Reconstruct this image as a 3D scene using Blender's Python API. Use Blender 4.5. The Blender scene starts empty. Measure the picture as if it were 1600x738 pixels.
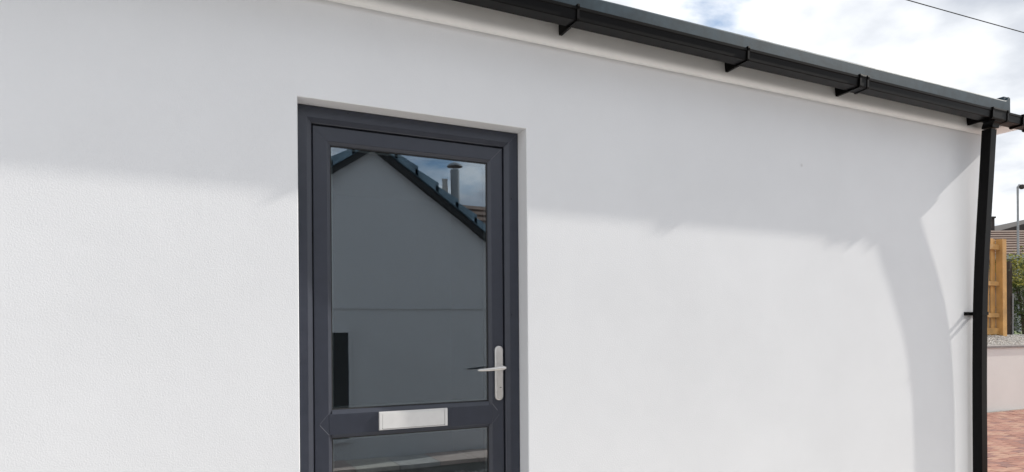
import bpy, bmesh, math, random
from mathutils import Vector, Matrix, noise
random.seed(7)
S = bpy.context.scene
COL = S.collection

# ------------------------------------------------------------------ camera
FPX, CX, CY, ROLL = 1067.0, 800.0, 518.0, 0.0071      # photo is 1600 px wide
TH = math.atan(FPX / 2153.0)                           # yaw away from the wall's normal
FW = Vector((math.sin(TH), math.cos(TH), 0)); RT = Vector((math.cos(TH), -math.sin(TH), 0)); UP = Vector((0, 0, 1))
CAM = Vector((0, -2.80, 1.22))
r_ = RT * math.cos(ROLL) - UP * math.sin(ROLL); u_ = RT * math.sin(ROLL) + UP * math.cos(ROLL)
cd = bpy.data.cameras.new('camera'); cam = bpy.data.objects.new('camera', cd); COL.objects.link(cam)
m = Matrix.Identity(4)
for i, v in enumerate((r_, u_, -FW)):
    m[0][i], m[1][i], m[2][i] = v
m.translation = CAM
cam.matrix_world = m
cd.sensor_width = 36; cd.lens = 36 * FPX / 1600; cd.shift_y = (CY - 369) / 1600
cd.clip_start = .05; cd.clip_end = 2000
S.camera = cam

# ------------------------------------------------------------------ sky and sun
SUN = Vector((6.0, -1.0, 4.1)).normalized()            # towards the sun
elev = math.asin(SUN.z); azim = math.atan2(SUN.x, SUN.y)
W = bpy.data.worlds.new('World'); S.world = W; W.use_nodes = True
nt = W.node_tree; nt.nodes.clear(); N = nt.nodes.new; L = nt.links.new
out = N('ShaderNodeOutputWorld'); bg = N('ShaderNodeBackground'); bg.inputs[1].default_value = .10
sky = N('ShaderNodeTexSky'); sky.sky_type = 'NISHITA'; sky.sun_disc = False
sky.sun_elevation = elev; sky.sun_rotation = azim; sky.air_density = 1.2; sky.dust_density = .6
tc = N('ShaderNodeTexCoord'); sep = N('ShaderNodeSeparateXYZ'); L(tc.outputs['Generated'], sep.inputs[0])
zz = N('ShaderNodeMath'); zz.operation = 'MAXIMUM'; zz.inputs[1].default_value = 0; L(sep.outputs[2], zz.inputs[0])
za = N('ShaderNodeMath'); za.operation = 'ADD'; za.inputs[1].default_value = .22; L(zz.outputs[0], za.inputs[0])
dx = N('ShaderNodeMath'); dx.operation = 'DIVIDE'; L(sep.outputs[0], dx.inputs[0]); L(za.outputs[0], dx.inputs[1])
dy = N('ShaderNodeMath'); dy.operation = 'DIVIDE'; L(sep.outputs[1], dy.inputs[0]); L(za.outputs[0], dy.inputs[1])
cmb = N('ShaderNodeCombineXYZ'); L(dx.outputs[0], cmb.inputs[0]); L(dy.outputs[0], cmb.inputs[1])
cmb.inputs[2].default_value = 6.5
off = N('ShaderNodeVectorMath'); off.operation = 'ADD'; off.inputs[1].default_value = (.4024, .3921, 0); L(cmb.outputs[0], off.inputs[0]); cmb = off
n1 = N('ShaderNodeTexNoise'); n1.inputs['Scale'].default_value = 1.5; n1.inputs['Detail'].default_value = 9
n1.inputs['Roughness'].default_value = .56; n1.inputs['Distortion'].default_value = .35; L(cmb.outputs[0], n1.inputs['Vector'])
cr = N('ShaderNodeValToRGB'); cr.color_ramp.elements[0].position = .315; cr.color_ramp.elements[1].position = .41
L(n1.outputs[0], cr.inputs[0])
n2 = N('ShaderNodeTexNoise'); n2.inputs['Scale'].default_value = 2.3; n2.inputs['Detail'].default_value = 7
n2.inputs['Roughness'].default_value = .5; L(cmb.outputs[0], n2.inputs['Vector'])
c2 = N('ShaderNodeValToRGB'); e = c2.color_ramp.elements
e[0].position = .40; e[0].color = (3.0, 3.2, 3.55, 1); e[1].position = .62; e[1].color = (5.9, 6.0, 6.1, 1)
L(n2.outputs[0], c2.inputs[0])
mx = N('ShaderNodeMix'); mx.data_type = 'RGBA'; L(cr.outputs[0], mx.inputs['Factor'])
dim = N('ShaderNodeMix'); dim.data_type = 'RGBA'; dim.blend_type = 'MULTIPLY'; dim.inputs['Factor'].default_value = 1; dim.inputs['B'].default_value = (.55, .58, .62, 1)
L(sky.outputs[0], dim.inputs['A']); L(dim.outputs['Result'], mx.inputs['A']); L(c2.outputs[0], mx.inputs['B'])
L(mx.outputs['Result'], bg.inputs[0]); L(bg.outputs[0], out.inputs[0])
sl = bpy.data.lights.new('sun', 'SUN'); sl.energy = 2.05; sl.angle = math.radians(.8); sl.color = (1, .95, .87)
so = bpy.data.objects.new('sun', sl); COL.objects.link(so); so.rotation_euler = SUN.to_track_quat('Z', 'Y').to_euler()
so.location = SUN * 50
S.view_settings.view_transform = 'Standard'; S.view_settings.look = 'None'
S.cycles.max_bounces = 7; S.cycles.diffuse_bounces = 4; S.cycles.caustics_reflective = False; S.cycles.caustics_refractive = False
S.view_settings.exposure = 1.10; S.view_settings.gamma = 1

# ------------------------------------------------------------------ materials
def mat(name, col, rough=.6, metal=0, var=.08, vscale=6, bump=0, bscale=100, bdist=.003, spec=.5, coat=0, var2=None):
    M = bpy.data.materials.new(name); M.use_nodes = True; t = M.node_tree; b = t.nodes['Principled BSDF']
    b.inputs['Roughness'].default_value = rough; b.inputs['Metallic'].default_value = metal
    b.inputs['Specular IOR Level'].default_value = spec; b.inputs['Coat Weight'].default_value = coat
    tcn = t.nodes.new('ShaderNodeTexCoord'); oi = t.nodes.new('ShaderNodeObjectInfo')
    nz = t.nodes.new('ShaderNodeTexNoise'); nz.inputs['Scale'].default_value = vscale; nz.inputs['Detail'].default_value = 5
    t.links.new(tcn.outputs['Object'], nz.inputs['Vector'])
    rp = t.nodes.new('ShaderNodeValToRGB'); a = rp.color_ramp.elements
    c1 = [max(0, c * (1 - var)) for c in col]; cc = [min(1, c * (1 + var)) for c in col] if var2 is None else var2
    a[0].position = .3; a[0].color = (*c1, 1); a[1].position = .7; a[1].color = (*cc, 1)
    t.links.new(nz.outputs[0], rp.inputs[0]); t.links.new(rp.outputs[0], b.inputs['Base Color'])
    rr = t.nodes.new('ShaderNodeMapRange'); rr.inputs['To Min'].default_value = rough * .82; rr.inputs['To Max'].default_value = min(1, rough * 1.2)
    t.links.new(nz.outputs[0], rr.inputs[0]); t.links.new(rr.outputs[0], b.inputs['Roughness'])
    if bump:
        nb = t.nodes.new('ShaderNodeTexNoise'); nb.inputs['Scale'].default_value = bscale; nb.inputs['Detail'].default_value = 4
        t.links.new(tcn.outputs['Object'], nb.inputs['Vector'])
        bp = t.nodes.new('ShaderNodeBump'); bp.inputs['Strength'].default_value = bump; bp.inputs['Distance'].default_value = bdist
        t.links.new(nb.outputs[0], bp.inputs['Height']); t.links.new(bp.outputs[0], b.inputs['Normal'])
    return M

def render_mat(name, col, bump=.35, specks=True):
    """smooth white masonry paint over floated render: fine stipple, faint cloudy patches, odd pits and smudges"""
    M = bpy.data.materials.new(name); M.use_nodes = True; t = M.node_tree; b = t.nodes['Principled BSDF']
    nn, ll = t.nodes.new, t.links.new
    b.inputs['Roughness'].default_value = .85; b.inputs['Specular IOR Level'].default_value = .2
    tcn = nn('ShaderNodeTexCoord')
    big = nn('ShaderNodeTexNoise'); big.inputs['Scale'].default_value = 1.1; big.inputs['Detail'].default_value = 6; big.inputs['Roughness'].default_value = .6
    ll(tcn.outputs['Object'], big.inputs['Vector'])
    rp = nn('ShaderNodeValToRGB'); a = rp.color_ramp.elements
    a[0].position = .3; a[0].color = (*[c * .935 for c in col], 1); a[1].position = .7; a[1].color = (*col, 1)
    ll(big.outputs[0], rp.inputs[0]); last = rp.outputs[0]
    if specks:
        for sc, r0, keep, amt in ((2.1, .03, .80, .22), (1.3, .05, .86, .06), (.9, .07, .7, .035)):
            vo = nn('ShaderNodeTexVoronoi'); vo.inputs['Scale'].default_value = sc; ll(tcn.outputs['Object'], vo.inputs['Vector'])
            rr = nn('ShaderNodeMapRange'); rr.inputs['From Min'].default_value = r0 * .25; rr.inputs['From Max'].default_value = r0
            rr.inputs['To Min'].default_value = 1; rr.inputs['To Max'].default_value = 0; ll(vo.outputs['Distance'], rr.inputs[0])
            sp = nn('ShaderNodeSeparateColor'); ll(vo.outputs['Color'], sp.inputs[0])
            gt = nn('ShaderNodeMath'); gt.operation = 'GREATER_THAN'; gt.inputs[1].default_value = keep; ll(sp.outputs[0], gt.inputs[0])
            mu = nn('ShaderNodeMath'); mu.operation = 'MULTIPLY'; ll(rr.outputs[0], mu.inputs[0]); ll(gt.outputs[0], mu.inputs[1])
            m2 = nn('ShaderNodeMath'); m2.operation = 'MULTIPLY'; m2.inputs[1].default_value = amt; ll(mu.outputs[0], m2.inputs[0])
            mxx = nn('ShaderNodeMix'); mxx.data_type = 'RGBA'; ll(m2.outputs[0], mxx.inputs['Factor']); ll(last, mxx.inputs['A'])
            mxx.inputs['B'].default_value = (.2, .19, .18, 1); last = mxx.outputs['Result']
    ll(last, b.inputs['Base Color'])
    f1 = nn('ShaderNodeTexNoise'); f1.inputs['Scale'].default_value = 170; f1.inputs['Detail'].default_value = 3; f1.inputs['Roughness'].default_value = .6
    ll(tcn.outputs['Object'], f1.inputs['Vector'])
    f2 = nn('ShaderNodeTexNoise'); f2.inputs['Scale'].default_value = 9; f2.inputs['Detail'].default_value = 3
    ll(tcn.outputs['Object'], f2.inputs['Vector'])
    b1 = nn('ShaderNodeBump'); b1.inputs['Strength'].default_value = bump; b1.inputs['Distance'].default_value = .0024; ll(f1.outputs[0], b1.inputs['Height'])
    b2 = nn('ShaderNodeBump'); b2.inputs['Strength'].default_value = .16; b2.inputs['Distance'].default_value = .003
    ll(f2.outputs[0], b2.inputs['Height']); ll(b1.outputs[0], b2.inputs['Normal']); ll(b2.outputs[0], b.inputs['Normal'])
    return M

def glass_mat(name, refl=.20, tint=(.75, .8, .82)):
    M = bpy.data.materials.new(name); M.use_nodes = True; t = M.node_tree; t.nodes.clear(); nn, ll = t.nodes.new, t.links.new
    o = nn('ShaderNodeOutputMaterial'); tr = nn('ShaderNodeBsdfTransparent'); tr.inputs[0].default_value = (*tint, 1)
    gl = nn('ShaderNodeBsdfGlossy'); gl.inputs['Roughness'].default_value = .004; gl.inputs[0].default_value = (.84, .92, 1, 1)
    lw = nn('ShaderNodeFresnel'); lw.inputs[0].default_value = 1.5
    ma = nn('ShaderNodeMath'); ma.operation = 'MULTIPLY_ADD'; ma.inputs[1].default_value = 1.5; ma.inputs[2].default_value = refl - .06; ma.use_clamp = True
    ll(lw.outputs[0], ma.inputs[0]); mi = nn('ShaderNodeMixShader'); ll(ma.outputs[0], mi.inputs[0])
    tcn = nn('ShaderNodeTexCoord'); nz = nn('ShaderNodeTexNoise'); nz.inputs['Scale'].default_value = 1.7; ll(tcn.outputs['Object'], nz.inputs['Vector'])
    bp = nn('ShaderNodeBump'); bp.inputs['Strength'].default_value = .11; bp.inputs['Distance'].default_value = .004
    ll(nz.outputs[0], bp.inputs['Height']); ll(bp.outputs[0], gl.inputs['Normal'])
    ll(tr.outputs[0], mi.inputs[1]); ll(gl.outputs[0], mi.inputs[2]); ll(mi.outputs[0], o.inputs[0])
    return M

M_WALL = render_mat('white_render', (.86, .872, .898))
M_MOULD = mat('white_painted_moulding', (.85, .845, .835), .55, var=.03, vscale=8, bump=.1, bscale=60, bdist=.001)
M_DOOR = mat('anthracite_foil', (.038, .043, .060), .30, var=.06, vscale=20, bump=.12, bscale=420, bdist=.0006)
M_GASKET = mat('black_gasket', (.012, .012, .013), .6)
M_SPACER = mat('spacer_bar', (.45, .43, .40), .45, var=.05)
M_STEEL = mat('brushed_steel', (.74, .72, .70), .34, metal=.75, var=.05, vscale=60)
M_SATIN = mat('satin_aluminium', (.72, .715, .71), .5, metal=.0, var=.03, vscale=30)
M_DARK = mat('dark_hole', (.01, .01, .01), .7)
M_GUT = mat('black_pvc', (.003, .0027, .0028), .36, var=.25, vscale=9, spec=.11)
M_TRIM = mat('grey_grp_trim', (.018, .038, .054), .5, var=.2, vscale=16, bump=.2, bscale=140, bdist=.0015, var2=(.029, .056, .077), spec=.2)
M_ROOF = mat('grey_grp_roof', (.12, .14, .15), .6, var=.2, vscale=6, bump=.3, bscale=80)
M_WHITE = mat('white_plastic', (.8, .8, .8), .4, var=.02)
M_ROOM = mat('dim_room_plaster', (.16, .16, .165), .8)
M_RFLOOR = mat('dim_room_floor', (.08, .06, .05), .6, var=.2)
M_GLASS = glass_mat('door_glass'); M_GLASS2 = glass_mat('inner_door_glass', .06)
M_GROUND = mat('bare_ground', (.30, .275, .24), .95, var=.3, vscale=1.2, bump=.5, bscale=20, bdist=.02)
M_SAND = mat('jointing_sand', (.22, .17, .14), .95, var=.2, vscale=30)
M_BR = [mat('clay_paver_' + n, c, .85, var=.22, vscale=9, bump=.3, bscale=90, bdist=.003) for n, c in
        (('rose', (.30, .145, .105)), ('red', (.25, .11, .078)), ('tan', (.34, .19, .135)), ('plum', (.20, .095, .078)))]
M_STONE = [mat('gravel_' + n, c, .9, var=.25, vscale=20) for n, c in (('pale', (.60, .57, .53)), ('grey', (.47, .45, .43)))]
M_DSTONE = mat('gravel_dark', (.17, .165, .155), .9, var=.5, vscale=25)
M_SLAB = [mat('paving_slab_' + n, c, .9, var=.12, vscale=8, bump=.3, bscale=60) for n, c in (('buff', (.52, .48, .42)), ('grey', (.47, .45, .42)), ('pink', (.50, .41, .36)))]
M_CONC = mat('kerb_concrete', (.25, .24, .22), .9, var=.15, vscale=8, bump=.3, bscale=60)
M_GREY = render_mat('grey_house_render', (.60, .60, .60), .3, False)
M_BARGE = mat('black_bargeboard', (.012, .012, .012), .5)
M_TILE = mat('slate_blue_tile', (.16, .235, .29), .7, var=.25, vscale=5, bump=.4, bscale=40)
M_BTILE = mat('brown_tile', (.145, .095, .072), .85, var=.3, vscale=4, bump=.4, bscale=40)
M_DTILE = mat('dark_tile', (.05, .043, .04), .85, var=.3, vscale=4)
M_WOOD = mat('new_treated_timber', (.50, .285, .095), .75, var=.22, vscale=5, bump=.3, bscale=50)
M_OLDW = mat('dark_old_timber', (.05, .036, .028), .9, var=.3, vscale=5, bump=.3, bscale=40)
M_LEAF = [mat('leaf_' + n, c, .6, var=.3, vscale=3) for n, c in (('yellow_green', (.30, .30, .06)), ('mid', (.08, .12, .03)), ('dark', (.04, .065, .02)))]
M_STEM = mat('bark', (.10, .075, .05), .9, var=.3)
M_GALV = mat('galvanised_steel', (.30, .31, .32), .5, metal=.6, var=.12)
M_GWALL = mat('grey_gutter', (.32, .33, .32), .6, var=.1)
M_HOUSEW = mat('far_house_wall', (.20, .19, .18), .9, var=.1)
M_GRASS = mat('grass_bank', (.09, .12, .035), .95, var=.4, vscale=5)

# ------------------------------------------------------------------ helpers
def link(name, me, parent=None, material=None, smooth=False):
    o = bpy.data.objects.new(name, me); COL.objects.link(o)
    if material is not None and not me.materials: me.materials.append(material)
    if smooth:
        for p in me.polygons: p.use_smooth = True
    if parent is not None:
        o.parent = parent
    return o
def empty(name, loc=(0, 0, 0), rz=0):
    o = bpy.data.objects.new(name, None); COL.objects.link(o); o.location = loc; o.rotation_euler = (0, 0, rz)
    o.empty_display_size = .1
    return o
def tag(o, label, cat, group=None):
    o['label'] = label; o['category'] = cat
    if group: o['group'] = group
    return o
def struct(o): o['kind'] = 'structure'; return o
def stuff(o): o['kind'] = 'stuff'; return o
def bm_obj(name, bm, material, parent=None, smooth=False, bevel=0, seg=1):
    if bevel:
        bmesh.ops.bevel(bm, geom=[e for e in bm.edges if e.is_manifold and e.calc_face_angle(0) > .35], offset=bevel, segments=seg, affect='EDGES', clamp_overlap=True)
    bmesh.ops.recalc_face_normals(bm, faces=bm.faces)
    me = bpy.data.meshes.new(name); bm.to_mesh(me); bm.free()
    return link(name, me, parent, material, smooth)
def add_box(bm, x0, x1, y0, y1, z0, z1):
    v = [bm.verts.new((x, y, z)) for x in (x0, x1) for y in (y0, y1) for z in (z0, z1)]
    for f in ((0, 1, 3, 2), (4, 6, 7, 5), (0, 4, 5, 1), (2, 3, 7, 6), (0, 2, 6, 4), (1, 5, 7, 3)):
        bm.faces.new([v[i] for i in f])
def box(name, x0, x1, y0, y1, z0, z1, material, parent=None, bevel=0, seg=1):
    bm = bmesh.new(); add_box(bm, x0, x1, y0, y1, z0, z1)
    return bm_obj(name, bm, material, parent, bevel=bevel, seg=seg)
def loft(bm, rings, close=True, caps=True):
    R = [[bm.verts.new(p) for p in r] for r in rings]; n = len(rings[0])
    for a, b in zip(R, R[1:]):
        for i in range(n if close else n - 1):
            j = (i + 1) % n
            bm.faces.new((a[i], a[j], b[j], b[i]))
    if caps and close:
        bm.faces.new(R[0][::-1]); bm.faces.new(R[-1])
def extr_x(name, prof, xs, material, parent=None, zoff=None, smooth=False, bevel=0, close=True):
    bm = bmesh.new()
    loft(bm, [[(x, y, z + (zoff(x) if zoff else 0)) for y, z in prof] for x in xs], close=close, caps=close)
    return bm_obj(name, bm, material, parent, smooth=smooth, bevel=bevel)
def tube(bm, pts, rad, n=8):
    rings = []
    for i, p in enumerate(pts):
        p = Vector(p); d = (Vector(pts[min(i + 1, len(pts) - 1)]) - Vector(pts[max(i - 1, 0)])).normalized()
        a = d.orthogonal().normalized() if i == 0 else (rings_a - d * rings_a.dot(d)).normalized()
        rings_a = a; b = d.cross(a); r = rad[i] if isinstance(rad, (list, tuple)) else rad
        rings.append([p + (a * math.cos(2 * math.pi * k / n) + b * math.sin(2 * math.pi * k / n)) * r for k in range(n)])
    loft(bm, rings)
def shade_auto(o, ang=35):
    me = o.data
    for p in me.polygons: p.use_smooth = True
    me.set_sharp_from_angle(angle=math.radians(ang))
    return o
def ring_sides(names, prof, x0, x1, z0, z1, material, parent, bottom=True, bevel=0):
    """mitred frame: prof = (inset, y) points; one mesh per member"""
    def mem(nm, f0, f1):
        bm = bmesh.new(); loft(bm, [[f0(i, y) for i, y in prof], [f1(i, y) for i, y in prof]])
        return bm_obj(nm, bm, material, parent, bevel=bevel)
    bi = 1 if bottom else 0
    g = .0004
    mem(names[0], lambda i, y: (x0 + i, y, z0 + bi * i + g), lambda i, y: (x0 + i, y, z1 - i - g))
    mem(names[0], lambda i, y: (x1 - i, y, z0 + bi * i + g), lambda i, y: (x1 - i, y, z1 - i - g))
    mem(names[1], lambda i, y: (x0 + i, y, z1 - i), lambda i, y: (x1 - i, y, z1 - i))
    if bottom: mem(names[2], lambda i, y: (x0 + i, y, z0 + i), lambda i, y: (x1 - i, y, z0 + i))

GZ = -.20      # yard level

# ------------------------------------------------------------------ ground
bm = bmesh.new(); R = 400
for a in ((-R, -R), (R, -R), (R, R), (-R, R)): bm.verts.new((a[0], a[1], GZ - .16))
bm.faces.new(bm.verts); struct(bm_obj('ground', bm, M_GROUND))

# ------------------------------------------------------------------ the rendered house
DX0, DX1, DZ0, DZ1 = .446, 1.469, -.06, 2.158          # door opening
HX0, HX1, HY1 = -4.2, 5.085, 6.0
WT = 2.70
house = tag(empty('rendered_house', (2.0, 0, GZ)), 'single-storey white rendered house with anthracite glazed door and black gutter', 'house')
HL = Vector((2.0, 0, GZ))
def local(o):      # geometry is modelled in world coordinates; move it under the house Empty
    o.matrix_parent_inverse = Matrix.Translation(-HL); return o
hp = house
class _P: pass
# front wall with the opening; arris of the opening slightly rounded
bm = bmesh.new()
def wall_quad(pts): bm.faces.new([bm.verts.new(p) for p in pts])
r = .0035
xs = [HX0, DX0 - r, DX1 + r, HX1 - .006]; zt = DZ1 + r
wall_quad([(xs[0], 0, GZ - .1), (xs[1], 0, GZ - .1), (xs[1], 0, WT), (xs[0], 0, WT)])
wall_quad([(xs[2], 0, GZ - .1), (xs[3], 0, GZ - .1), (xs[3], 0, WT), (xs[2], 0, WT)])
wall_quad([(xs[1], 0, zt), (xs[2], 0, zt), (xs[2], 0, WT), (xs[1], 0, WT)])
wall_quad([(xs[1], 0, GZ - .1), (xs[2], 0, GZ - .1), (xs[2], 0, DZ0), (xs[1], 0, DZ0)])
rv = .25
arc = [(r * (1 - math.sin(t)), r * (1 - math.cos(t))) for t in [i * math.pi / 8 for i in range(5)]] + [(0, rv)]
# arc: (inset from opening edge, depth)
def jamb_strip(f):
    prev = None
    for i, y in arc:
        a, b = f(i, y)
        cur = (bm.verts.new(a), bm.verts.new(b))
        if prev: bm.faces.new((prev[0], prev[1], cur[1], cur[0]))
        prev = cur
jamb_strip(lambda i, y: ((DX0 - i, y, DZ0), (DX0 - i, y, DZ1 + i)))
jamb_strip(lambda i, y: ((DX1 + i, y, DZ0), (DX1 + i, y, DZ1 + i)))
jamb_strip(lambda i, y: ((DX0 - i, y, DZ1 + i), (DX1 + i, y, DZ1 + i)))
wall_quad([(DX0 - r, 0, DZ0), (DX1 + r, 0, DZ0), (DX1 + r, rv, DZ0), (DX0 - r, rv, DZ0)])
# rounded corner and the side wall, back and far side
prev = None
for x, y in [(HX1 - .006, 0), (HX1 - .002, .002), (HX1, .006), (HX1, HY1), (HX0, HY1), (HX0, 0)]:
    cur = (bm.verts.new((x, y, GZ - .1)), bm.verts.new((x, y, WT)))
    if prev: bm.faces.new((prev[0], cur[0], cur[1], prev[1]))
    prev = cur
bmesh.ops.remove_doubles(bm, verts=bm.verts, dist=.0002)
wall = local(bm_obj('wall', bm, M_WALL, house))
# the hallway behind the glass
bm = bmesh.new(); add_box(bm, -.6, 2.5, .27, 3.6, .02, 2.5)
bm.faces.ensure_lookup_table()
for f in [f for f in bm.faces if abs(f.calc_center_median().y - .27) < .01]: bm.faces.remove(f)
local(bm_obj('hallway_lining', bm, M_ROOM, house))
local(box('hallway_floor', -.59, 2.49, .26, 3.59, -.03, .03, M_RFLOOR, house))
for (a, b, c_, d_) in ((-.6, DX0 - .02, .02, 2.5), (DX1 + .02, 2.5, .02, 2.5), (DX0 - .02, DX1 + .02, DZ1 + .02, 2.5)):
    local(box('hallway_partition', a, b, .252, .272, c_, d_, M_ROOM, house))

# eaves moulding: a cove that springs from a small rounded lip
prof = [(0, 2.577)] + [(-.030 + .026 * math.cos(math.radians(q)), 2.577 - .026 * math.sin(math.radians(q))) for q in range(0, 181, 12)]
prof += [(-.0558, 2.584), (-.0548, 2.592), (-.0532, 2.601), (-.0518, 2.611), (-.0507, 2.622), (-.0500, 2.634), (-.0495, 2.648), (-.0495, 2.735), (0, 2.735)]
xe = 5.115
mould = local(shade_auto(extr_x('eaves_moulding', prof, [HX0 - .03] + [HX0 + .3 * i for i in range(1, 31)] + [xe], M_MOULD, house), 50))
for px in (.35, 1.42, 1.98, 2.75, 3.10, 4.05):
    bm = bmesh.new(); bmesh.ops.create_uvsphere(bm, u_segments=8, v_segments=5, radius=.0035)
    o = bm_obj('nail_head', bm, M_WHITE, mould, smooth=True); o.location = (px, -.0505, 2.638)

# flat roof with its upstand trim
bm = bmesh.new(); add_box(bm, HX0 - .1, HX1 - .02, -.12, HY1 + .1, 2.7352, 2.752)
roof = local(bm_obj('roof', bm, M_ROOF, house))
tp = [(-.150, 2.632), (-.163, 2.632), (-.166, 2.636), (-.166, 2.700), (-.1659, 2.741), (-.1648, 2.7452), (-.1622, 2.7483), (-.158, 2.7500), (-.135, 2.7525), (-.09, 2.7526), (-.06, 2.7524), (-.125, 2.7521), (-.148, 2.735)]
bm = bmesh.new(); rings = []
x = HX0 - .1
while x < 5.02:
    w = .0018 * noise.noise((x * 2.3, 0, 0)); w2 = .0015 * noise.noise((x * 6, 4, 0))
    rings.append([(x, y + w, z + w2) for y, z in tp]); x += .08
for x, rise in ((5.0201, 0), (5.035, .004), (5.048, .016), (5.058, .026), (5.066, .030), (5.0735, .028)):
    rings.append([(x, y, z + (rise if z > 2.73 else 0)) for y, z in tp])
loft(bm, rings)
trim = shade_auto(bm_obj('roof_edge_trim', bm, M_TRIM, roof), 9)
# side trim returning along the verge
bm = bmesh.new(); add_box(bm, 5.025, 5.0725, -.152, HY1 + .1, 2.66, 2.780); bm_obj('verge_trim', bm, M_TRIM, roof, bevel=.008, seg=2)

local(box('verge_soffit', HX1 + .001, 5.282, -.1262, HY1 + .1, 2.600, 2.692, M_MOULD, house, bevel=.003))
local(box('sun_block_board', HX1 - .012, 5.118, -.1260, HY1 + .05, 2.6925, 2.7348, M_MOULD, house))  # added unseen blocker: keeps sun from leaking over the soffit into the eaves
# ------------------------------------------------------------------ gutter
def gz(x): return -.0048 * (x - 1.0)
GB, GF, GW = 2.6085, -.204, -.1265        # bottom, front, back
gp = [(GW, 2.668), (GW, GB + .006), (GW - .004, GB), (GF + .003, GB), (GF, GB + .003), (GF - .004, 2.652), (GF - .0085, 2.6545), (GF - .0095, 2.667), (GF - .004, 2.6695),
      (GF + .001, 2.667), (GF - .001, 2.656), (GF + .003, GB + .004), (GW - .005, GB + .003), (GW - .003, 2.668)]
gx0, gx1 = HX0 - .12, 5.300
gutter = local(extr_x('gutter', gp, [gx0 + (gx1 - gx0) * i / 24 for i in range(25)], M_GUT, house, zoff=gz))
def rib(name, x, w, t, drop=0, tail=0, mat_=M_GUT, lip=.004):
    """strap that wraps the gutter from its front lip, under it, to the wall side"""
    o_ = [(GF - .0095 - t, 2.667), (GF - .0085 - t, 2.672 + lip), (GF + .002, 2.672 + lip), (GF + .002, 2.6698), (GF - .0099, 2.6698), (GF - .0099, 2.6535), (GF - .0045, 2.652), (GF - .0004, GB - .0004), (GW + .0003, GB - .0004),
          (GW + .0012, GB - .0004 - drop), (GW - .006, GB - .004 - drop - t), (GF - .002 - t * .3, GB - t), (GF - .004 - t, GB + .004), (GF - .0055 - t, 2.655)]
    if tail:
        o_[8:11] = [(GW + .0005, GB - .0004), (GW + .004, GB + .012), (-.0502, 2.652), (-.0502, 2.600), (-.062, 2.5965)]
    bm = bmesh.new(); loft(bm, [[(x - w / 2, y, z + gz(x)) for y, z in o_], [(x + w / 2, y, z + gz(x)) for y, z in o_]])
    return bm_obj(name, bm, mat_, gutter, bevel=.0012)
for bx in (-3.6, -2.6, -1.55, -.45, .60, 1.622, 2.643, 4.10 if False else 2.643 + 5):
    if bx < 5: rib('gutter_bracket', bx, .012, .006, tail=1)
# jointing union: two straps and the plate between them
rib('gutter_union', 3.498, .014, .008, tail=1); rib('gutter_union', 3.560, .014, .008, drop=.0)
rib('union_plate', 3.529, .046, .004, drop=.0)
# running outlet: body between two straps, funnel below
rib('running_outlet', 4.868, .150, .004, drop=0)
rib('outlet_strap', 4.785, .013, .009, tail=1); rib('outlet_strap', 4.951, .013, .009, drop=0)
bm = bmesh.new()
def sq(cx, cy, hx, hy, z): return [(cx - hx, cy - hy, z), (cx + hx, cy - hy, z), (cx + hx, cy + hy, z), (cx - hx, cy + hy, z)]
zo = GB + gz(4.87)
loft(bm, [sq(4.8795, -.1625, .044, .037, zo - .0042), sq(4.8805, -.158, .042, .037, zo - .011), sq(4.882, -.150, .0375, .036, zo - .018), sq(4.8825, -.1435, .0365, .0345, zo - .030), sq(4.8825, -.1425, .0365, .0345, zo - .042)])
bm_obj('outlet_spout', bm, M_GUT, gutter, bevel=.0015)
rib('gutter_strap', 5.138, .017, .008, drop=0)
rib('stop_end', 5.292, .016, .007, drop=0)
bm = bmesh.new()
loft(bm, [[(xx, y, z + gz(5.13)) for y, z in ((GF - .009, 2.667), (GW, 2.668), (GW, GB), (GF, GB))] for xx in (5.3005, 5.304)])
bm_obj('stop_end_plate', bm, M_GUT, gutter)

# ------------------------------------------------------------------ downpipe: leans in from the outlet towards the wall
KY = [(-.30, .033), (.6, .033), (.8, .0335), (1.1, .036), (1.3, .0395), (1.5, .0455), (1.65, .052), (1.8, .060), (1.95, .069), (2.1, .0785), (2.25, .0875), (2.4, .0965), (2.557, .1065)]
def yb(z):
    for (a, p), (b, q) in zip(KY, KY[1:]):
        if z <= b: t = (z - a) / (b - a); return p + (q - p) * t
    return KY[-1][1]
bm = bmesh.new(); PX0, PW, PD = 4.850, .065, .062; c = .0035
rings = []; z = GZ - .1
while z <= 2.56:
    y0 = sum(yb(z + k * .04) for k in range(-3, 4)) / 7 if z < 2.4 else yb(z)
    a, b, e0, e1 = PX0, PX0 + PW, -y0 - PD, -y0
    rings.append([(a + c, e0, z), (b - c, e0, z), (b - c * .3, e0 + c * .3, z), (b, e0 + c, z), (b, e1 - c, z), (b - c, e1, z), (a + c, e1, z), (a, e1 - c, z), (a, e0 + c, z), (a + c * .3, e0 + c * .3, z)]); z += .04
loft(bm, rings)
pipe = local(shade_auto(bm_obj('downpipe', bm, M_GUT, house), 14))
for cz in (1.318, .10):
    bm = bmesh.new(); y0 = yb(cz)
    t = .0035
    add_box(bm, PX0 - t, PX0 - .0004, -y0 - PD - t, -.006, cz - .011, cz + .011)
    add_box(bm, PX0 + PW + .0004, PX0 + PW + t, -y0 - PD - t, -.006, cz - .011, cz + .011)
    add_box(bm, PX0, PX0 + PW, -y0 - PD - t, -y0 - PD - .0004, cz - .011, cz + .011)
    add_box(bm, PX0 - .028, PX0 + PW + .028, -.0058, -.0004, cz - .012, cz + .012)
    tube(bm, [(PX0 - .016, -.006, cz), (PX0 - .016, -.034, cz)], .008, 10); tube(bm, [(PX0 + PW + .016, -.006, cz), (PX0 + PW + .016, -.034, cz)], .008, 10)
    bm_obj('pipe_clip', bm, M_GUT, pipe)

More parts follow.
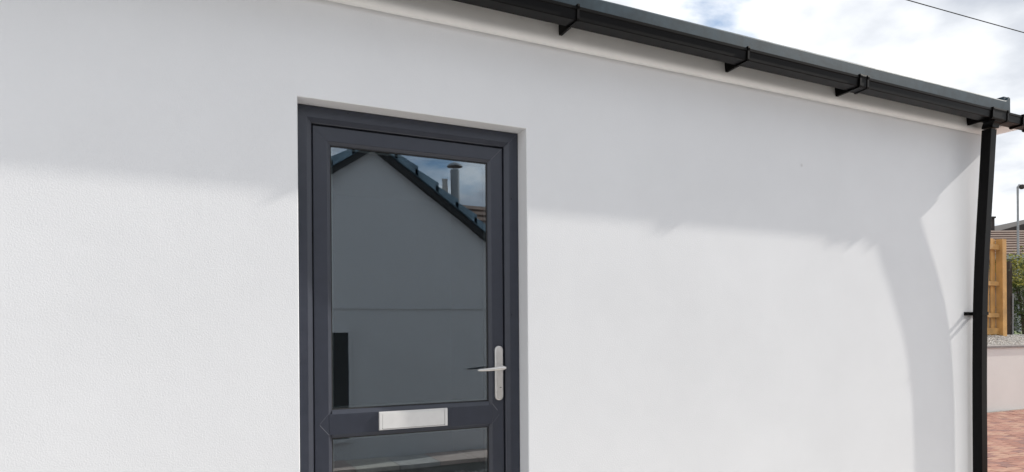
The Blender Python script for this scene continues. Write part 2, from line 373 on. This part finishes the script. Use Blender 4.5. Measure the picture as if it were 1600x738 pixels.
# ------------------------------------------------------------------ door frame and door
FY = .085                                  # face of the frame
frame = local(bpy.data.objects.new('door_frame', None)); COL.objects.link(frame); frame.parent = house; frame.matrix_parent_inverse = Matrix.Translation(-HL)
fp = [(.0005, FY + .004), (.003, FY), (.048, FY), (.0505, FY + .0010), (.067, FY + .0095), (.070, FY + .0125), (.070, FY + .07), (.0005, FY + .07)]
ring_sides(('jamb', 'head'), fp, DX0, DX1, DZ0 + .0005, DZ1, M_DOOR, frame, bottom=False)
box('threshold', DX0 + .0715, DX1 - .0715, FY - .03, FY + .07, DZ0 + .001, DZ0 + .03, M_STEEL, frame, bevel=.003)
door = bpy.data.objects.new('door', None); COL.objects.link(door); door.parent = house; door.matrix_parent_inverse = Matrix.Translation(-HL)
SY = FY + .019                             # face of the leaf
I0 = .0755
SX0, SX1, SZ1, SZ0 = DX0 + I0, DX1 - I0, DZ1 - I0, DZ0 + .036
sp = [(0, SY + .0025), (.0025, SY), (.058, SY), (.0605, SY + .0012), (.0725, SY + .0095), (.0735, SY + .012), (.0735, SY + .055), (0, SY + .055)]
ring_sides(('stile', 'top_rail', 'bottom_rail'), sp, SX0, SX1, SZ0, SZ1, M_DOOR, door)
GX0, GX1, GZT, GZB = SX0 + .0735, SX1 - .0735, SZ1 - .0735, SZ0 + .0735
# dark weatherseal in the gap between leaf and frame
ring_sides(('seal', 'seal'), [(-.006, SY + .012), (.001, SY + .012), (.001, SY + .02), (-.006, SY + .02)], SX0, SX1, SZ0, SZ1 + .0, M_GASKET, door, bottom=False)
# middle rail, notched into the stiles with pointed ends as on welded vinyl doors
RZ0, RZ1 = .776, .894
rp_ = [(SY + .012, RZ0), (SY + .0095, RZ0 + .001), (SY + .0012, RZ0 + .0125), (SY - .0004, RZ0 + .015), (SY - .0004, RZ1 - .0175), (SY + .0012, RZ1 - .015), (SY + .0095, RZ1 - .001), (SY + .012, RZ1), (SY + .055, RZ1), (SY + .055, RZ0)]
mz = (RZ0 + RZ1) / 2
bm = bmesh.new(); loft(bm, [[(GX0 - .0005 if y > SY + .001 else GX0 - .013, y, z) for y, z in rp_], [(GX1 + .0005 if y > SY + .001 else GX1 + .013, y, z) for y, z in rp_]])
bm_obj('middle_rail', bm, M_DOOR, door)
M_WELD = mat('weld_scratch', (.20, .205, .23), .5, var=.1)
def weld(pa, pb, w=.0008):
    bm = bmesh.new(); a = Vector((pa[0], SY - .0005, pa[1])); b = Vector((pb[0], SY - .0005, pb[1])); d = (b - a).normalized(); n = Vector((d.z, 0, -d.x)) * w
    loft(bm, [[a + n, a - n, a - n + Vector((0, .0004, 0)), a + n + Vector((0, .0004, 0))], [b + n, b - n, b - n + Vector((0, .0004, 0)), b + n + Vector((0, .0004, 0))]])
    bm_obj('weld_seam', bm, M_WELD, door)
weld((GX0 - .0135, RZ0 + .014), (GX0 - .052, mz - .001)); weld((GX0 - .0135, RZ1 - .012), (GX0 - .052, mz + .002), .0003)
weld((GX1 + .014, RZ1 - .012), (GX1 + .040, mz + .016)); weld((GX1 + .014, RZ0 + .014), (GX1 + .050, mz - .004), .0002)
weld((SX1 - .002, SZ1 - .002), (SX1 - .058, SZ1 - .058), .0004)
# glazing: gasket, pane, spacer
def pane(z0, z1):
    ring_sides(('gasket',) * 3, [(-.0008, SY + .0122), (.004, SY + .0135), (.005, SY + .0165), (-.0008, SY + .0165)], GX0, GX1, z0, z1, M_GASKET, door)
    bm = bmesh.new(); add_box(bm, GX0 - .001, GX1 + .001, SY + .0168, SY + .0208, z0 - .001, z1 + .001)
    bm.faces.ensure_lookup_table()
    p = bm_obj('glass_pane', bm, M_GLASS, door)
    box('inner_glass_pane', GX0 - .001, GX1 + .001, SY + .0345, SY + .0385, z0 - .001, z1 + .001, M_GLASS2, door)
    ring_sides(('spacer_bar',) * 3, [(.0055, SY + .0215), (.0115, SY + .0215), (.0115, SY + .034), (.0055, SY + .034)], GX0, GX1, z0, z1, M_SPACER, door)
pane(RZ1, GZT); pane(GZB, RZ0)
# letter plate
LX0, LX1, LZ0, LZ1 = .793, 1.107, .7965, .876
LY = SY - .001
bm = bmesh.new(); add_box(bm, LX0, LX1, LY - .0055, LY, LZ0, LZ1); bm_obj('letter_plate_surround', bm, M_SATIN, door, bevel=.0025, seg=2)
for a, b in ((LX0 + .001, LX0 + .013), (LX1 - .013, LX1 - .001)): box('letter_plate_end', a, b, LY - .0105, LY - .0057, LZ0 + .003, LZ1 - .003, M_SATIN, door, bevel=.002, seg=2)
box('letter_flap', LX0 + .0155, LX1 - .0155, LY - .0088, LY - .0060, LZ0 + .0055, LZ1 - .0075, M_SATIN, door, bevel=.0012, seg=2)
box('flap_gap', LX0 + .0135, LX1 - .0135, LY - .0062, LY - .0056, LZ0 + .004, LZ0 + .0095, M_DARK, door)
# handle
HPX, HZ0, HZ1, HW = 1.3665, .897, 1.153, .0205
def stadium(y, s=1):
    r = HW * s; pts = []
    for k in range(13): t = math.pi * k / 12; pts.append((HPX + r * math.cos(t), y, HZ1 - HW + r * math.sin(t)))
    for k in range(13): t = math.pi + math.pi * k / 12; pts.append((HPX + r * math.cos(t), y, HZ0 + HW + r * math.sin(t)))
    return pts
bm = bmesh.new(); loft(bm, [stadium(SY - .0005), stadium(SY - .0085), stadium(SY - .0115, .88), stadium(SY - .0122, .7)])
shade_auto(bm_obj('handle_plate', bm, M_STEEL, door), 50)
LZ = 1.049
bm = bmesh.new(); tube(bm, [(HPX + .002, SY - .012, LZ + .002), (HPX + .002, SY - .043, LZ + .002)], .0105, 16)
shade_auto(bm_obj('lever_neck', bm, M_STEEL, door))
bm = bmesh.new(); rings = []
for k in range(13):
    t = k / 12; x = HPX + .016 - .142 * t; hh = .0105 - .0045 * t; ww = .0075 - .001 * t
    if k == 0: hh *= .55; ww *= .6
    if k == 12: hh *= .5; ww *= .5
    y = SY - .048 - .004 * math.sin(t * math.pi); z = LZ + .0025 - .012 * t + .004 * t * t
    rings.append([(x, y + ww * math.cos(q * math.pi / 6), z + hh * math.sin(q * math.pi / 6)) for q in range(12)])
loft(bm, rings); shade_auto(bm_obj('lever', bm, M_STEEL, door), 60)
bm = bmesh.new(); tube(bm, [(HPX + .002, SY - .0118, .958), (HPX + .002, SY - .0145, .958)], .0085, 16); bm_obj('lock_cylinder', bm, M_STEEL, door)
box('keyhole', HPX - .0005, HPX + .0085, SY - .0151, SY - .0143, .9565, .9595, M_DARK, door)
for sz in (HZ1 - .018, HZ0 + .014):
    bm = bmesh.new(); tube(bm, [(HPX, SY - .0118, sz), (HPX, SY - .0128, sz)], .004, 10); bm_obj('screw', bm, M_SATIN, door)
# plinth step in front of the door
M_YARD = mat('buff_concrete', (.59, .56, .525), .9, var=.12, vscale=2.5, bump=.3, bscale=70)
struct(box('concrete_yard', -9, 5.297, -1.9, -.003, GZ - .12, GZ - .002, M_YARD))
struct(box('concrete_yard', -9, -.65, -12, -1.904, GZ - .12, GZ - .002, M_YARD))
struct(box('concrete_yard', 5.9, 16, -7.4, -1.904, GZ - .12, GZ - .002, M_YARD))
step = tag(box('door_step', DX0 - .15, DX1 + .15, -.36, -.004, GZ - .01, DZ0 - .01, M_CONC, None, bevel=.008, seg=2), 'low concrete step below the anthracite door', 'step')
step['label'] = 'low concrete step below the anthracite door'

# ------------------------------------------------------------------ block paving of the yard
pav = bpy.data.meshes.new('brick_paving')
bm = bmesh.new()
YX0, YX1, YY0, YY1 = 5.3, 22.0, -1.9, 6.0
add_box(bm, YX0, YX1, YY0, 3.99, GZ - .12, GZ - .008)
paving = struct(bm_obj('brick_paving', bm, M_SAND))
pieces = []
BL, BW, GAP = .20, .10, .004
def brick_mesh(i):
    bm = bmesh.new(); add_box(bm, -BL / 2 + GAP / 2, BL / 2 - GAP / 2, -BW / 2 + GAP / 2, BW / 2 - GAP / 2, -.05, 0)
    top = [f for f in bm.faces if f.calc_center_median().z > -.001]
    bmesh.ops.bevel(bm, geom=list(top[0].edges), offset=.004, segments=1, affect='EDGES')
    bmesh.ops.recalc_face_normals(bm, faces=bm.faces)
    me = bpy.data.meshes.new('brick'); bm.to_mesh(me); bm.free(); me.materials.append(M_BR[i]); return me
bmeshes = [brick_mesh(i) for i in range(4)]
def to_px(p):
    q = Vector(p) - CAM; d = q.dot(FW)
    if d < .1: return None
    return CX + FPX * q.dot(r_) / d, CY - FPX * q.dot(u_) / d, d
ang = math.radians(0)
cells = []
ny = int((3.98 - YY0) / BW); nx = int((YX1 - YX0) / BL)
for j in range(ny):
    yc = YY0 + BW / 2 + j * BW
    for i in range(nx):
        xc = YX0 + BL / 2 + i * BL + (BL / 2 if j % 2 else 0)
        if xc > YX1 - BL / 2: continue
        if HX0 < xc < HX1 - .0 and yc > -.02: continue
        if HX1 - .05 < xc < HX1 + .11 and yc > -.05: continue
        if -6 < xc < 5.2 and yc > -.05: continue
        cells.append((xc, yc))
vis = []
for xc, yc in cells:
    q = to_px((xc, yc, GZ))
    if q and 1500 < q[0] < 1650 and 620 < q[1] < 780 and xc > 5.2: vis.append((q[2], xc, yc))
vis.sort()
near = set((a, b) for _, a, b in [v for v in vis][:300])
rest = []
for xc, yc in cells:
    k = random.choice((0, 0, 1, 2, 3)); zj = GZ + random.uniform(-.0025, .0015); rz = random.uniform(-.01, .01)
    if (xc, yc) in near:
        o = bpy.data.objects.new('brick', bmeshes[k]); COL.objects.link(o); o.parent = paving; o.location = (xc, yc, zj); o.rotation_euler = (random.uniform(-.006, .006), random.uniform(-.006, .006), rz)
    else: rest.append((xc, yc, zj, k))
vs, fs, mi = [], [], []
for xc, yc, zj, k in rest:
    b0 = len(vs); h, w = BL / 2 - GAP / 2, BW / 2 - GAP / 2
    for s in (1, .0):
        for a, b in ((-1, -1), (1, -1), (1, 1), (-1, 1)):
            vs.append((xc + a * (h - .003 * (1 - s)), yc + b * (w - .003 * (1 - s)), zj - .009 * s))
    fs.append((b0 + 4, b0 + 5, b0 + 6, b0 + 7)); mi.append(k)
    for a in range(4): fs.append((b0 + a, b0 + (a + 1) % 4, b0 + 4 + (a + 1) % 4, b0 + 4 + a)); mi.append(k)
me = bpy.data.meshes.new('brick_field'); me.from_pydata(vs, [], fs)
for mm in M_BR: me.materials.append(mm)
me.polygons.foreach_set('material_index', mi); me.update()
stuff(link('brick_field', me, paving))

# ------------------------------------------------------------------ gravel helper
def stones(name, n, pos, size, mats, parent=None):
    vs, fs, mi = [], [], []
    base = [(1, 0, 0), (-.9, .1, 0), (0, 1, .1), (.1, -1, 0), (0, .1, .75), (.05, 0, -.75)]
    tri = [(0, 2, 4), (2, 1, 4), (1, 3, 4), (3, 0, 4), (2, 0, 5), (1, 2, 5), (3, 1, 5), (0, 3, 5)]
    for _ in range(n):
        p = Vector(pos()); s = size * random.uniform(.55, 1.3); rot = Matrix.Rotation(random.uniform(0, 6.3), 3, 'Z') @ Matrix.Rotation(random.uniform(-.5, .5), 3, 'X')
        b0 = len(vs); sc = Vector((random.uniform(.7, 1.2), random.uniform(.6, 1), random.uniform(.5, .9))) * s
        for v in base: vs.append(p + rot @ Vector((v[0] * sc.x, v[1] * sc.y, v[2] * sc.z)))
        k = random.randrange(len(mats))
        for t in tri: fs.append([b0 + i for i in t]); mi.append(k)
    me = bpy.data.meshes.new(name); me.from_pydata(vs, [], fs)
    for mm in mats: me.materials.append(mm)
    me.polygons.foreach_set('material_index', mi); me.update()
    return stuff(link(name, me, parent))

# ------------------------------------------------------------------ what the door glass mirrors: slab path, gravel, gabled outbuilding
OY = -4.4
g_strip = struct(box('gravel_bed', -.645, 5.895, -3.85, YY0 - .06, GZ - .14, GZ - .10, M_DSTONE))
st = stones('gravel', 9000, lambda: (random.uniform(-.6, 4.2), random.uniform(-3.84, YY0 - .07), GZ - .098 + random.uniform(0, .012)), .016, [M_DSTONE, mat('gravel_mid', (.30, .29, .28), .9, var=.3, vscale=20)])
tag(st, 'dark loose gravel mirrored at the foot of the lower glass pane', 'gravel')
box_k = struct(box('kerb', -.645, 5.895, YY0 - .058, YY0 - .002, GZ - .16, GZ + .0, M_CONC, bevel=.006))
path = struct(box('slab_path', -.645, 5.895, OY + .002, -3.865, GZ - .16, GZ - .012, M_CONC))
px = -6.0; k = 0
while px < 13.9:
    w = .45
    if -.63 < px < 5.4:
        box('slab', px + .004, px + w - .004, OY + .01, -3.852, GZ - .0115, GZ + .035 + random.uniform(-.003, .003), random.choice(M_SLAB), path, bevel=.004)
    px += w

ob = tag(empty('gabled_outbuilding', (1.99, OY, GZ)), 'grey rendered gabled building with slate-blue roof, mirrored in the door glass', 'building')
OL = Vector((1.99, OY, GZ))
def ol(o): o.matrix_parent_inverse = Matrix.Translation(-OL); return o
AX, AZ, PITCH, HALF = 1.985, 3.25, .69, 1.98
EZ = AZ - PITCH * HALF
bm = bmesh.new()
ring = [(AX - HALF, GZ - .1), (AX + HALF, GZ - .1), (AX + HALF, EZ), (AX, AZ), (AX - HALF, EZ)]
loft(bm, [[(x, y, z) for x, z in ring] for y in (OY, OY - 6.5)]); ol(bm_obj('wall', bm, M_GREY, ob))
oroof = bpy.data.objects.new('roof', None); COL.objects.link(oroof); oroof.parent = ob; ol(oroof)
sl_ = math.hypot(1, PITCH)
def roof_pt(side, s, up):    # s along slope from ridge, up = height above wall line
    x = AX + side * s / sl_; return (x, AZ - PITCH * s / sl_ + up)
for side in (-1, 1):
    total = (HALF + .16) * sl_
    nC = 9; ex = total / nC
    for k in range(nC):
        s0, s1 = k * ex - (.02 if k else 0), (k + 1) * ex + .02
        a = roof_pt(side, s0, .125); b = roof_pt(side, s1, .172); c_ = roof_pt(side, s1, .060); d_ = roof_pt(side, s0, .055)
        bm = bmesh.new(); loft(bm, [[(p[0], y, p[1]) for p in (a, b, c_, d_)] for y in (OY + .11, OY - 6.6)])
        bm_obj('tile_course', bm, M_TILE, oroof, bevel=.004)
    # bargeboard
    a = roof_pt(side, .0, .052); b = roof_pt(side, total - .02, .052); c_ = roof_pt(side, total - .02, -.02); d_ = roof_pt(side, .0, -.02)
    bm = bmesh.new(); loft(bm, [[(p[0], y, p[1]) for p in (a, b, c_, d_)] for y in (OY + .085, OY + .002)]); bm_obj('bargeboard', bm, M_BARGE, oroof)
bm = bmesh.new(); tube(bm, [(AX, OY + .12, AZ + .13), (AX, OY - 6.6, AZ + .13)], .085, 10); bm_obj('ridge_tile', bm, M_TILE, oroof)
ow = bpy.data.objects.new('window', None); COL.objects.link(ow); ow.parent = ob; ol(ow)
box('pane', 1.0, 1.70, OY + .001, OY + .006, .07, 1.22, mat('black_glass', (.006, .007, .007), .12), ow)
for a in ((.96, 1.0, .03, 1.26), (1.70, 1.735, .03, 1.26), (1.0, 1.70, 1.22, 1.26), (1.0, 1.70, .03, .07)): box('frame', a[0], a[1], OY + .0008, OY + .03, a[2], a[3], M_GREY, ow)

# house beyond it with the flue
ol(box('string_course', AX - HALF + .01, AX + HALF - .01, OY + .0005, OY + .012, 1.475, 1.492, M_GREY, ob, bevel=.003))
nb = tag(empty('tiled_roof_house', (7.5, -9.4, GZ)), 'house with brown tiled roof and metal flue, mirrored at right of door glass', 'house')
NL = Vector((7.5, -9.4, GZ))
def nl(o): o.matrix_parent_inverse = Matrix.Translation(-NL); return o
bm = bmesh.new(); add_box(bm, 3.6, 11.5, -13.5, -7.6, GZ - .2, 2.35); nl(bm_obj('wall', bm, M_GREY, nb))
nroof = bpy.data.objects.new('roof', None); COL.objects.link(nroof); nroof.parent = nb; nl(nroof)
for k in range(10):
    t0, t1 = k / 10, (k + 1) / 10
    y0, y1 = -7.3 - 3.2 * t0, -7.3 - 3.2 * t1 - .02; z0, z1 = 2.25 + 1.68 * t0, 2.25 + 1.68 * t1
    bm = bmesh.new(); loft(bm, [[(x, y0, z0 + .045), (x, y1, z1 + .012), (x, y1, z1 - .03), (x, y0, z0)] for x in (3.3, 11.8)]); bm_obj('tile_course', bm, M_BTILE, nroof, bevel=.004)
bm = bmesh.new(); loft(bm, [[(x, -10.5, 3.93), (x, -13.8, 2.2), (x, -13.8, 2.1), (x, -10.5, 3.85)] for x in (3.3, 11.8)]); bm_obj('rear_slope', bm, M_BTILE, nroof)
fx, fy = 4.79, -9.0
fl = bpy.data.objects.new('flue', None); COL.objects.link(fl); fl.parent = nb; nl(fl)
bm = bmesh.new(); tube(bm, [(fx, fy, 3.0), (fx, fy, 4.28)], .083, 16); shade_auto(bm_obj('flue_pipe', bm, M_GALV, fl))
bm = bmesh.new(); tube(bm, [(fx, fy, 4.34), (fx, fy, 4.37), (fx, fy, 4.42)], [.15, .13, .02], 16); shade_auto(bm_obj('cowl', bm, M_GALV, fl))
for k in range(4):
    bm = bmesh.new(); tube(bm, [(fx + .06 * math.cos(k * 1.57), fy + .06 * math.sin(k * 1.57), 4.27), (fx + .06 * math.cos(k * 1.57), fy + .06 * math.sin(k * 1.57), 4.35)], .006, 6)
    bm_obj('cowl_stay', bm, M_GALV, fl)
pot = bpy.data.objects.new('chimney', None); COL.objects.link(pot); pot.parent = nb; nl(pot)
bx_ = 4.60
box('stack', bx_ - .10, bx_ + .08, fy - .13, fy + .05, 2.9, 3.80, M_DTILE, pot, bevel=.006)
bm = bmesh.new(); tube(bm, [(bx_, fy - .04, 3.79), (bx_, fy - .04, 4.08), (bx_, fy - .04, 4.10)], [.055, .05, .062], 12); shade_auto(bm_obj('chimney_pot', bm, mat('pale_pot', (.55, .53, .5), .7), pot))

# ------------------------------------------------------------------ right background: low garden wall and its bed
gwx0, gwx1 = 9.0, 19.0
SLP = -.05
def gwy(x): return 4.03 + SLP * (x - 12.4)
gw = tag(empty('garden_wall', (12.4, 4.03, GZ)), 'low white rendered garden wall behind the red block paving', 'wall')
def gl_(o): o.matrix_parent_inverse = Matrix.Translation(-Vector((12.4, 4.03, GZ))); return o
bm = bmesh.new(); loft(bm, [[(x, gwy(x), GZ - .1), (x, gwy(x), .878), (x, gwy(x) + .2, .878), (x, gwy(x) + .2, GZ - .1)] for x in [gwx0 + i * .5 for i in range(21)]])
gl_(bm_obj('wall_body', bm, render_mat('garden_render', (.83, .815, .79), .3), gw))
M_COPE = mat('grey_coping', (.26, .245, .24), .9, var=.15, vscale=7, bump=.3, bscale=60)
x = gwx0
while x < gwx1 - .1:
    a, b = x + .003, x + .597
    bm = bmesh.new(); loft(bm, [[(q, gwy(q) - .025, .8785), (q, gwy(q) - .025, .910), (q, gwy(q) + .22, .914), (q, gwy(q) + .22, .8785)] for q in (a, b)]); gl_(bm_obj('coping_stone', bm, M_COPE, gw, bevel=.004)); x += .6
def bedz(x, y): return .895 + min(1, max(0, (y - gwy(x) - .2) / .55)) * .17
bm = bmesh.new(); grid = [[bm.verts.new((9 + i * .5, gwy(9 + i * .5) + .21 + j * .3, bedz(9 + i * .5, gwy(9 + i * .5) + .21 + j * .3))) for j in range(5)] for i in range(21)]
for i in range(20):
    for j in range(4): bm.faces.new((grid[i][j], grid[i + 1][j], grid[i + 1][j + 1], grid[i][j + 1]))
struct(bm_obj('raised_bed', bm, M_STONE[1]))
def gpos():
    x = random.uniform(11.4, 15.5); y = gwy(x) + .2 + random.uniform(.02, 1.1); return (x, y, bedz(x, y) + random.uniform(0, .014))
tag(stones('gravel', 9000, gpos, .017, M_STONE), 'pale gravel on the raised bed behind the low white wall', 'gravel')
bm = bmesh.new(); loft(bm, [[(x, gwy(x) + 1.40, .3), (x, gwy(x) + 1.40, 1.058), (x, gwy(x) + 40, 1.6), (x, gwy(x) + 40, .3)] for x in (5.5, 60)]); struct(bm_obj('upper_garden', bm, M_GRASS))

# ------------------------------------------------------------------ timber fence
fence = tag(empty('timber_fence', (13.9, 4.72, 1.02)), 'new yellow timber fence panel and post above the low wall', 'fence')
FL_ = Vector((13.9, 4.72, 1.02))
def fl_(o): o.matrix_parent_inverse = Matrix.Translation(-FL_); return o
FYY = 4.70
xb = 11.65
while xb < 13.97:
    w = .086; back = .022 if int(round((xb - 11.65) / .1)) % 2 else 0
    top = 2.915 + random.uniform(-.006, .006)
    fl_(box('board', xb, xb + w, FYY + .045 + back, FYY + .063 + back, 1.06, top, M_WOOD, fence, bevel=.002)); xb += .100
for z0, z1, d in ((2.70, 2.80, .05), (2.02, 2.10, .044), (1.42, 1.50, .044), (1.10, 1.22, .03)):
    fl_(box('rail', 11.6, 14.055, FYY + .044 - d, FYY + .0448, z0, z1, M_WOOD, fence, bevel=.004))
fl_(box('post', 14.06, 14.19, FYY - .05, FYY + .07, .95, 2.905, M_WOOD, fence, bevel=.005))
op = tag(box('old_post', 14.93, 15.01, 4.98, 5.06, .95, 2.55, M_OLDW, None, bevel=.008), 'dark weathered timber post just right of the new fence', 'post')
bm = bmesh.new(); tube(bm, [(14.97, 4.955, 1.0), (14.975, 4.95, 1.9)], .014, 8)
tag(bm_obj('cable_conduit', bm, M_GALV), 'thin grey conduit standing against the dark weathered post', 'conduit')

# ------------------------------------------------------------------ shrubs
def shrub(loc, h, rad, n, label, seed):
    random.seed(seed)
    t = tag(empty('garden_shrub', loc), label, 'shrub', 'shrubs beyond the fence')
    bm = bmesh.new()
    for k in range(7):
        a = random.uniform(0, 6.3); r1 = rad * random.uniform(.2, .7); tube(bm, [(0, 0, -.05), (r1 * .3 * math.cos(a), r1 * .3 * math.sin(a), h * .4), (r1 * math.cos(a), r1 * math.sin(a), h * .85)], [.022, .014, .005], 5)
    bm_obj('stem', bm, M_STEM, t)
    vs, fs, mi = [], [], []
    clumps = []
    for k in range(26):
        a = random.uniform(0, 6.3); rr = rad * math.sqrt(random.random()); zc = h * random.uniform(.12, .95)
        clumps.append((Vector((rr * math.cos(a), rr * math.sin(a), zc)), random.uniform(.16, .30) * rad * 1.2))
    for _ in range(n):
        c, s = random.choice(clumps); p = c + Vector((random.gauss(0, s), random.gauss(0, s), random.gauss(0, s)))
        if p.z < .02: continue
        d = Vector((random.uniform(-1, 1), random.uniform(-1, 1), random.uniform(-.3, 1))).normalized(); nrm = d.orthogonal().normalized(); nrm.rotate(Matrix.Rotation(random.uniform(0, 6.3), 3, d)) ; sd = d.cross(nrm)
        l = random.uniform(.03, .07); b0 = len(vs)
        vs += [p, p + d * l * .5 + sd * l * .28 + nrm * .004, p + d * l, p + d * l * .5 - sd * l * .28 + nrm * .004]
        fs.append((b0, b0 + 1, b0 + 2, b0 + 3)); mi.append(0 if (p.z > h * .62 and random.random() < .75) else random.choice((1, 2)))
    me = bpy.data.meshes.new('foliage'); me.from_pydata(vs, [], fs)
    for mm in M_LEAF: me.materials.append(mm)
    me.polygons.foreach_set('material_index', mi); me.update(); stuff(link('foliage', me, t))
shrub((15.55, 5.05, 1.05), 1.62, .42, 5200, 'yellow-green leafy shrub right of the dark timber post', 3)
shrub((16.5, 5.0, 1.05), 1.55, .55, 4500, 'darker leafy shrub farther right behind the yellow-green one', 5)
random.seed(11)

# ------------------------------------------------------------------ far house with tiled roof (local x runs across the picture, y away)
E0 = Vector((25.0, 10.18, 0))
fh = tag(empty('far_house', (E0.x, E0.y, 0), -TH), 'distant bungalow with brown tiled roof behind the fence', 'house')
box('wall', -6, 9, .35, 7, 0, 3.45, M_HOUSEW, fh)
fr = bpy.data.objects.new('roof', None); COL.objects.link(fr); fr.parent = fh
nC = 10
for k in range(nC):
    t0, t1 = k / nC, (k + 1) / nC
    y0, y1 = 3.0 * t0, 3.0 * t1 + .03; z0, z1 = 3.66 + 1.22 * t0, 3.66 + 1.22 * t1
    bm = bmesh.new(); loft(bm, [[(x, y0, z0 + .042), (x, y1, z1 + .012), (x, y1, z1 - .03), (x, y0, z0 - .0)] for x in (-6.3, 9.3)]); bm_obj('tile_course', bm, M_BTILE, fr, bevel=.006)
bm = bmesh.new(); loft(bm, [[(x, 3.06, 4.90), (x, 6.9, 3.55), (x, 6.9, 3.4), (x, 3.06, 4.7)] for x in (-6.3, 9.3)]); bm_obj('rear_slope', bm, M_BTILE, fr)
box('fascia', -6.3, 9.3, .0, .03, 3.45, 3.64, M_HOUSEW, fr)
bm = bmesh.new(); loft(bm, [[(x, -.005, 3.50), (x, -.11, 3.50), (x, -.12, 3.645), (x, -.005, 3.645)] for x in (-6.3, 9.3)]); bm_obj('gutter', bm, M_GWALL, fr)
win = bpy.data.objects.new('window', None); COL.objects.link(win); win.parent = fh
box('pane', 1.2, 2.6, .33, .345, 1.8, 3.0, M_DARK, win); box('frame', 1.1, 2.7, .335, .349, 1.7, 3.1, M_WHITE, win)

fh2 = tag(empty('far_dark_roofed_house', (E0.x + FW.x * 7, E0.y + FW.y * 7, 0), -TH), 'dark sloping roof and chimney rising behind the distant tiled bungalow', 'house')
box('wall', 0, 18, 1, 8, 0, 3.65, M_HOUSEW, fh2)
bm = bmesh.new(); loft(bm, [[(-1.0, y, 3.9), (9.0, y, 6.62), (19.0, y, 3.9), (19.0, y, 3.7), (-1.0, y, 3.7)] for y in (.5, 8.5)]); bm_obj('roof', bm, M_DTILE, fh2)
ch = box('chimney', 4.62, 5.40, 1.4, 2.1, 4.4, 6.22, M_DTILE, fh2, bevel=.02); box('chimney_cap', 4.58, 5.44, 1.36, 2.14, 6.222, 6.30, M_DTILE, fh2, bevel=.02)

# ------------------------------------------------------------------ lamp column
lp = tag(empty('lamp_post', (22, 8.44, .6)), 'slim grey street lamp column in front of the distant tiled roof', 'street lamp')
bm = bmesh.new(); tube(bm, [(0, 0, 0), (0, 0, 1.2), (0, 0, 1.25), (0, 0, 4.72)], [.06, .06, .034, .028], 12); shade_auto(bm_obj('column', bm, M_GALV, lp))
bm = bmesh.new(); tube(bm, [(0, 0, 4.70), (.04, -.02, 4.77), (.16, -.08, 4.77)], [.028, .026, .022], 10); bm_obj('bracket_arm', bm, M_GALV, lp)
bm = bmesh.new(); tube(bm, [(.11, -.055, 4.78), (.11, -.055, 4.75), (.11, -.055, 4.68), (.11, -.055, 4.65)], [.03, .07, .07, .04], 12); bm_obj('lantern', bm, M_DTILE, lp)

# ------------------------------------------------------------------ overhead cable between two poles
def ray(px, py, t):
    u, v = (px - CX) / FPX, (CY - py) / FPX; return CAM + (FW + r_ * u + u_ * v) * t
A, B = ray(900, -150, 22), ray(1850, 119, 30)
pts = []
for k in range(41):
    t = k / 40; p = A.lerp(B, t); p.z -= .35 * 4 * t * (1 - t) * .25; pts.append(p)
bm = bmesh.new(); tube(bm, pts, .019, 6)
tag(bm_obj('overhead_cable', bm, M_DARK), 'black overhead cable crossing the sky at top right', 'cable')
for q, lab in ((A, 'timber pole behind the white house carrying the overhead cable'), (B, 'timber pole far right carrying the overhead cable')):
    bm = bmesh.new(); tube(bm, [(0, 0, 0), (0, 0, q.z - GZ + .4)], [.14, .10], 10)
    o = tag(bm_obj('utility_pole', bm, M_OLDW), lab, 'pole', 'poles carrying the cable'); o.location = (q.x, q.y + .1, GZ)
